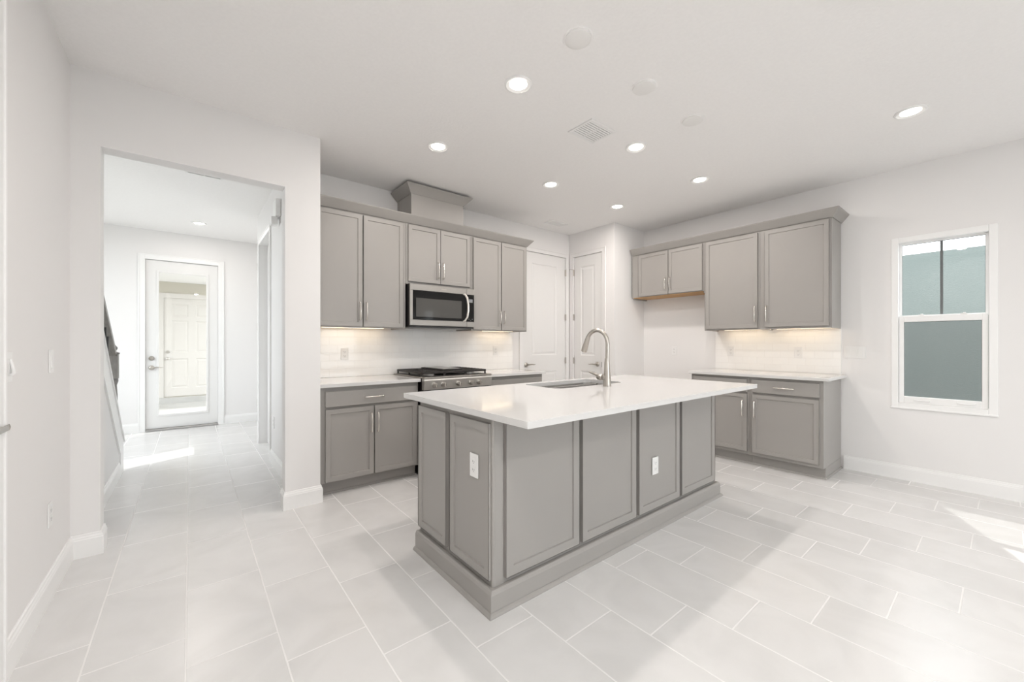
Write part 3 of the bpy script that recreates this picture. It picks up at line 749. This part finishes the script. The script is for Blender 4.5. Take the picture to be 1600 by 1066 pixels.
sb = thing('door_chime', 'small white box high on the hallway right wall', 'chime', (.665, 4.36, 2.46), RW)
obj('case', MB().box(-.085, .085, -.045, -.0005, -.02, .14, .006, 2), 'plate', sb)
obj('sensor', MB().box(-.04, .04, -.075, -.02, -.10, -.021, .008, 2), 'plate', sb)

# ------------------------------------------------------------------ ceiling lamps, covers, vents
dl = thing('downlight', 'lit recessed downlight nearest the left cabinets, second row', 'light', (0, 0, CZ), 0, 'recessed downlights')
obj('trim_ring', MB().lathe([(.054, -.0015), (.064, -.006), (.074, -.010), (.084, -.006), (.086, 0)], n=40), 'plate', dl, True)
obj('lens', MB().lathe([(.055, -.0025), (.048, -.003), (.001, -.0035)], n=32), 'lens', dl, True)
ld = bpy.data.lights.new('downlight_lamp', 'AREA'); ld.shape = 'DISK'; ld.size = .10; ld.energy = DOWN_W; ld.color = WARM
lo = bpy.data.objects.new('lamp', ld); C.objects.link(lo); lo.parent = dl; lo.location = (0, 0, -.009)
spots = [((1.574, 1.886), 'large lit recessed downlight nearest the camera, above the island left end'),
         ((1.566, 2.893), 'lit recessed downlight above the left range-wall cabinets, leftmost in the kitchen'),
         ((2.822, 2.870), 'lit recessed downlight in the middle of the row by the range wall'),
         ((3.880, 2.843), 'lit recessed downlight nearest the pantry corner'),
         ((2.824, 1.886), 'lit recessed downlight beside the square ceiling vent'),
         ((3.871, 1.870), 'lit recessed downlight beyond the last blank cover'),
         ((3.869, .407), 'lit recessed downlight nearest the window, alone at right'),
         ((.090, 6.740), 'lit recessed downlight on the hallway ceiling')]
for i, ((x, y), lb) in enumerate(spots):
    if i == 0: dl.location = (x, y, CZ); dl['label'] = lb
    else:
        c = dup(dl, (x, y, CZ), lb)
        if i in (6, 7):                 # power lowered to balance the light, most of all by the window
            for ch in c.children:
                if ch.type == 'LIGHT': ch.data = ch.data.copy(); ch.data.energy = DOWN_W*(.1 if i == 6 else .7)
for x, ys in ((.15, (.45, -1.3)), (2.25, (-1.3, -3.2))):
    for y in ys:
        c = dup(dl, (x, y, CZ), 'added fill lamp out of view, shaped as a recessed downlight')
        for ch in c.children:               # unseen fill lamps, added to brighten the island and floor
            if ch.type == 'LIGHT': ch.data = ch.data.copy(); ch.data.energy = DOWN_W*1.9; ch.data.color = (1, .975, .95)
cv = thing('ceiling_cover', '', 'cover', (0, 0, CZ), 0, 'blank pendant covers')
obj('disc', MB().lathe([(.001, -.0135), (.060, -.013), (.068, -.010), (.070, -.003)], n=40), 'coverplate', cv, True)
obj('rim', MB().lathe([(.070, -.003), (.078, -.003), (.080, 0)], n=40), 'ceiling', cv, True)
for i, ((x, y), lb) in enumerate((((1.581, 1.404), 'round blank ceiling cover, the largest and nearest of three'), ((2.203, 1.414), 'round blank ceiling cover, middle of the row of three'), ((2.80, 1.403), 'round blank ceiling cover, farthest of the row of three'))):
    if i == 0: cv.location = (x, y, CZ); cv['label'] = lb
    else: dup(cv, (x, y, CZ), lb)
def vent(label, x, y, wx, wy, banks=2, slats=9, cover=.29):
    t = thing('ceiling_vent', label, 'vent', (x, y, CZ))
    f = .022; mb = MB()
    for (a, b, c, d) in ((-wx/2, wx/2, -wy/2, -wy/2+f), (-wx/2, wx/2, wy/2-f, wy/2), (-wx/2, -wx/2+f, -wy/2+f, wy/2-f), (wx/2-f, wx/2, -wy/2+f, wy/2-f), (-.006, .006, -wy/2+f, wy/2-f)): mb.box(a, b, c, d, -.008, -.0005, .002, 1)
    obj('frame', mb, 'plate', t)
    obj('backing', MB().box(-wx/2+f, wx/2-f, -wy/2+f, wy/2-f, -.002, -.0006), 'chip', t)
    sm = MB()
    for b in range(banks):
        a0 = -wx/2+f+b*(wx/2-f+.006)*(1); a1 = a0+wx/2-f-.006
        n = slats
        for i in range(n):
            yy = -wy/2+f+(i+.5)*(wy-2*f)/n; h = (wy-2*f)/n*cover
            sm.prism([(yy-h, -.003), (yy-h+.002, -.0022), (yy+h, -.0075), (yy+h-.002, -.0082)], 'x', a0, a1)
    obj('slats', sm, 'plate', t)
    return t
vent('white slatted air vent in the middle of the kitchen ceiling', 2.358, 1.955, .285, .235)
vent('pale air vent on the ceiling by the pantry corner', 3.785, 3.755, .30, .16)
vent('white air vent on the hallway ceiling behind the opening head', .105, 4.66, .29, .29, 2, 5, .16)

# ------------------------------------------------------------------ stairs beside the hallway
cap = lambda y: .31+.857*(5.36-y)
KX0, KX1 = -.62, -.518
struct('wall_knee', MB().prism([(YH+.12, 0), (5.375, 0), (5.375, .29), (YH+.12, cap(YH+.12)-.012)], 'x', KX0, KX1), 'wall')
sk_ = MB().prism([(YH+.12, cap(YH+.12)-.27), (5.18, cap(5.18)-.255), (5.18, 0), (5.378, 0), (5.378, .285), (YH+.12, cap(YH+.12)-.02)], 'x', KX1, KX1+.014)
struct('trim_1', sk_, 'trim')
struct('trim_2', MB().prism([(YH+.12, cap(YH+.12)-.02), (5.375, cap(5.375)-.012), (5.388, .28), (5.388, .305), (5.375, cap(5.375)+.008), (YH+.12, cap(YH+.12))], 'x', KX0-.02, KX1+.024), 'trim')
base('knee', [(KX1, YH+.12), (KX1, 5.175)])
stp = MB()
for i in range(9):
    y1 = 5.42-.257*i
    stp.box(-1.625, KX0-.002, 3.49 if i else 3.49, y1, .175*i+.0005, .175*(i+1))
struct('stairs', stp, 'beige')
rl = thing('stair_railing', 'dark grey wooden stair railing with iron balusters behind the knee wall', 'railing', (-.605, 5.62, 0))
hr = lambda y: 1.155+.665*(5.60-y)      # handrail top, world y
def ry(y): return y-5.62
obj('handrail', MB().prism([(ry(5.58), hr(5.58)-.055), (ry(5.58), hr(5.58)), (ry(3.62), hr(3.62)), (ry(3.62), hr(3.62)-.055)], 'x', -.03, .03), 'rail', rl)
nw = obj('newel_post', MB().box(-.045, .045, -.045, .045, 0, .42, .004, 1).lathe([(.036, .42), (.042, .44), (.030, .47), (.034, .62), (.036, .72), (.030, .82), (.042, .86), (.040, .885)], n=24).box(-.042, .042, -.042, .042, .885, 1.13, .004, 1), 'rail', rl)
obj('finial', MB().lathe([(.05, 1.13), (.052, 1.145), (.026, 1.155), (.020, 1.165), (.034, 1.18), (.036, 1.198), (.022, 1.22), (.001, 1.226)], n=24), 'rail', nw, True)
y = 5.30
while y > 3.7:
    bl = obj('baluster', MB().box(-.0065, .0065, ry(y)-.0065, ry(y)+.0065, cap(y)-.004, hr(y)-.05), 'balu', rl)
    zc = (cap(y)+hr(y))/2
    obj('knuckle', MB().lathe([(.008, -.02), (.015, -.008), (.015, .008), (.008, .02)], (0, ry(y), zc), n=12), 'nickel', bl, True)
    y -= .125

# ------------------------------------------------------------------ outside
struct('ground', MB().box(-30, 40, -40, 40, -.35, -.15), 'gravel')
nb = thing('neighboring_house', 'teal stucco house wall outside the window', 'house', (8.0, -1, -.15))
obj('wall', MB().box(0, 6, -.8, 11, 0, 2.66), 'teal', nb)
struct('floor_porch', MB().box(-4, 5.5, YE+.12, 10.85, -.12, -.001), 'concrete')
struct('ceiling_porch', MB().box(-4, 1.0, YE+.125, 11.0, 2.53, 2.65), 'ceiling')
struct('wall_porch', MB().box(-4, 3.0, 11.0, 11.15, -.15, 3.0), 'beige')
struct('floor_porch_step', MB().box(-2, 2, 10.85, 11.0, -.12, .105), 'concrete')
pd = door_struct('door_7', (0, 11.0, 0)); pd['label'] = 'white six-panel door seen through the front door glass'; pd['category'] = 'door'
obj('casing', MB().box(-.53, -.43, -.03, 0, .106, 2.29).box(.48, .58, -.03, 0, .106, 2.29).box(-.43, .48, -.03, 0, 2.19, 2.29), 'outdoor_door', pd)
PN = []
for a, b in ((-.31, -.03), (.09, .37)): PN += [(a, b, 1.80, 2.07), (a, b, 1.05, 1.72), (a, b, .30, .92)]
obj('slab', MB().raised(-.428, .478, .125, 2.188, -.012, .011, PN), 'outdoor_door', pd)
obj('knob', MB().lathe([(.001, 0), (.03, 0), (.028, .01), (.012, .02), (.026, .04), (.028, .055), (.001, .065)], (-.365, -.012, .92), '-Y', 20).lathe([(.001, 0), (.03, 0), (.028, .015), (.001, .018)], (-.365, -.012, 1.06), '-Y', 20), 'nickel', pd, True)
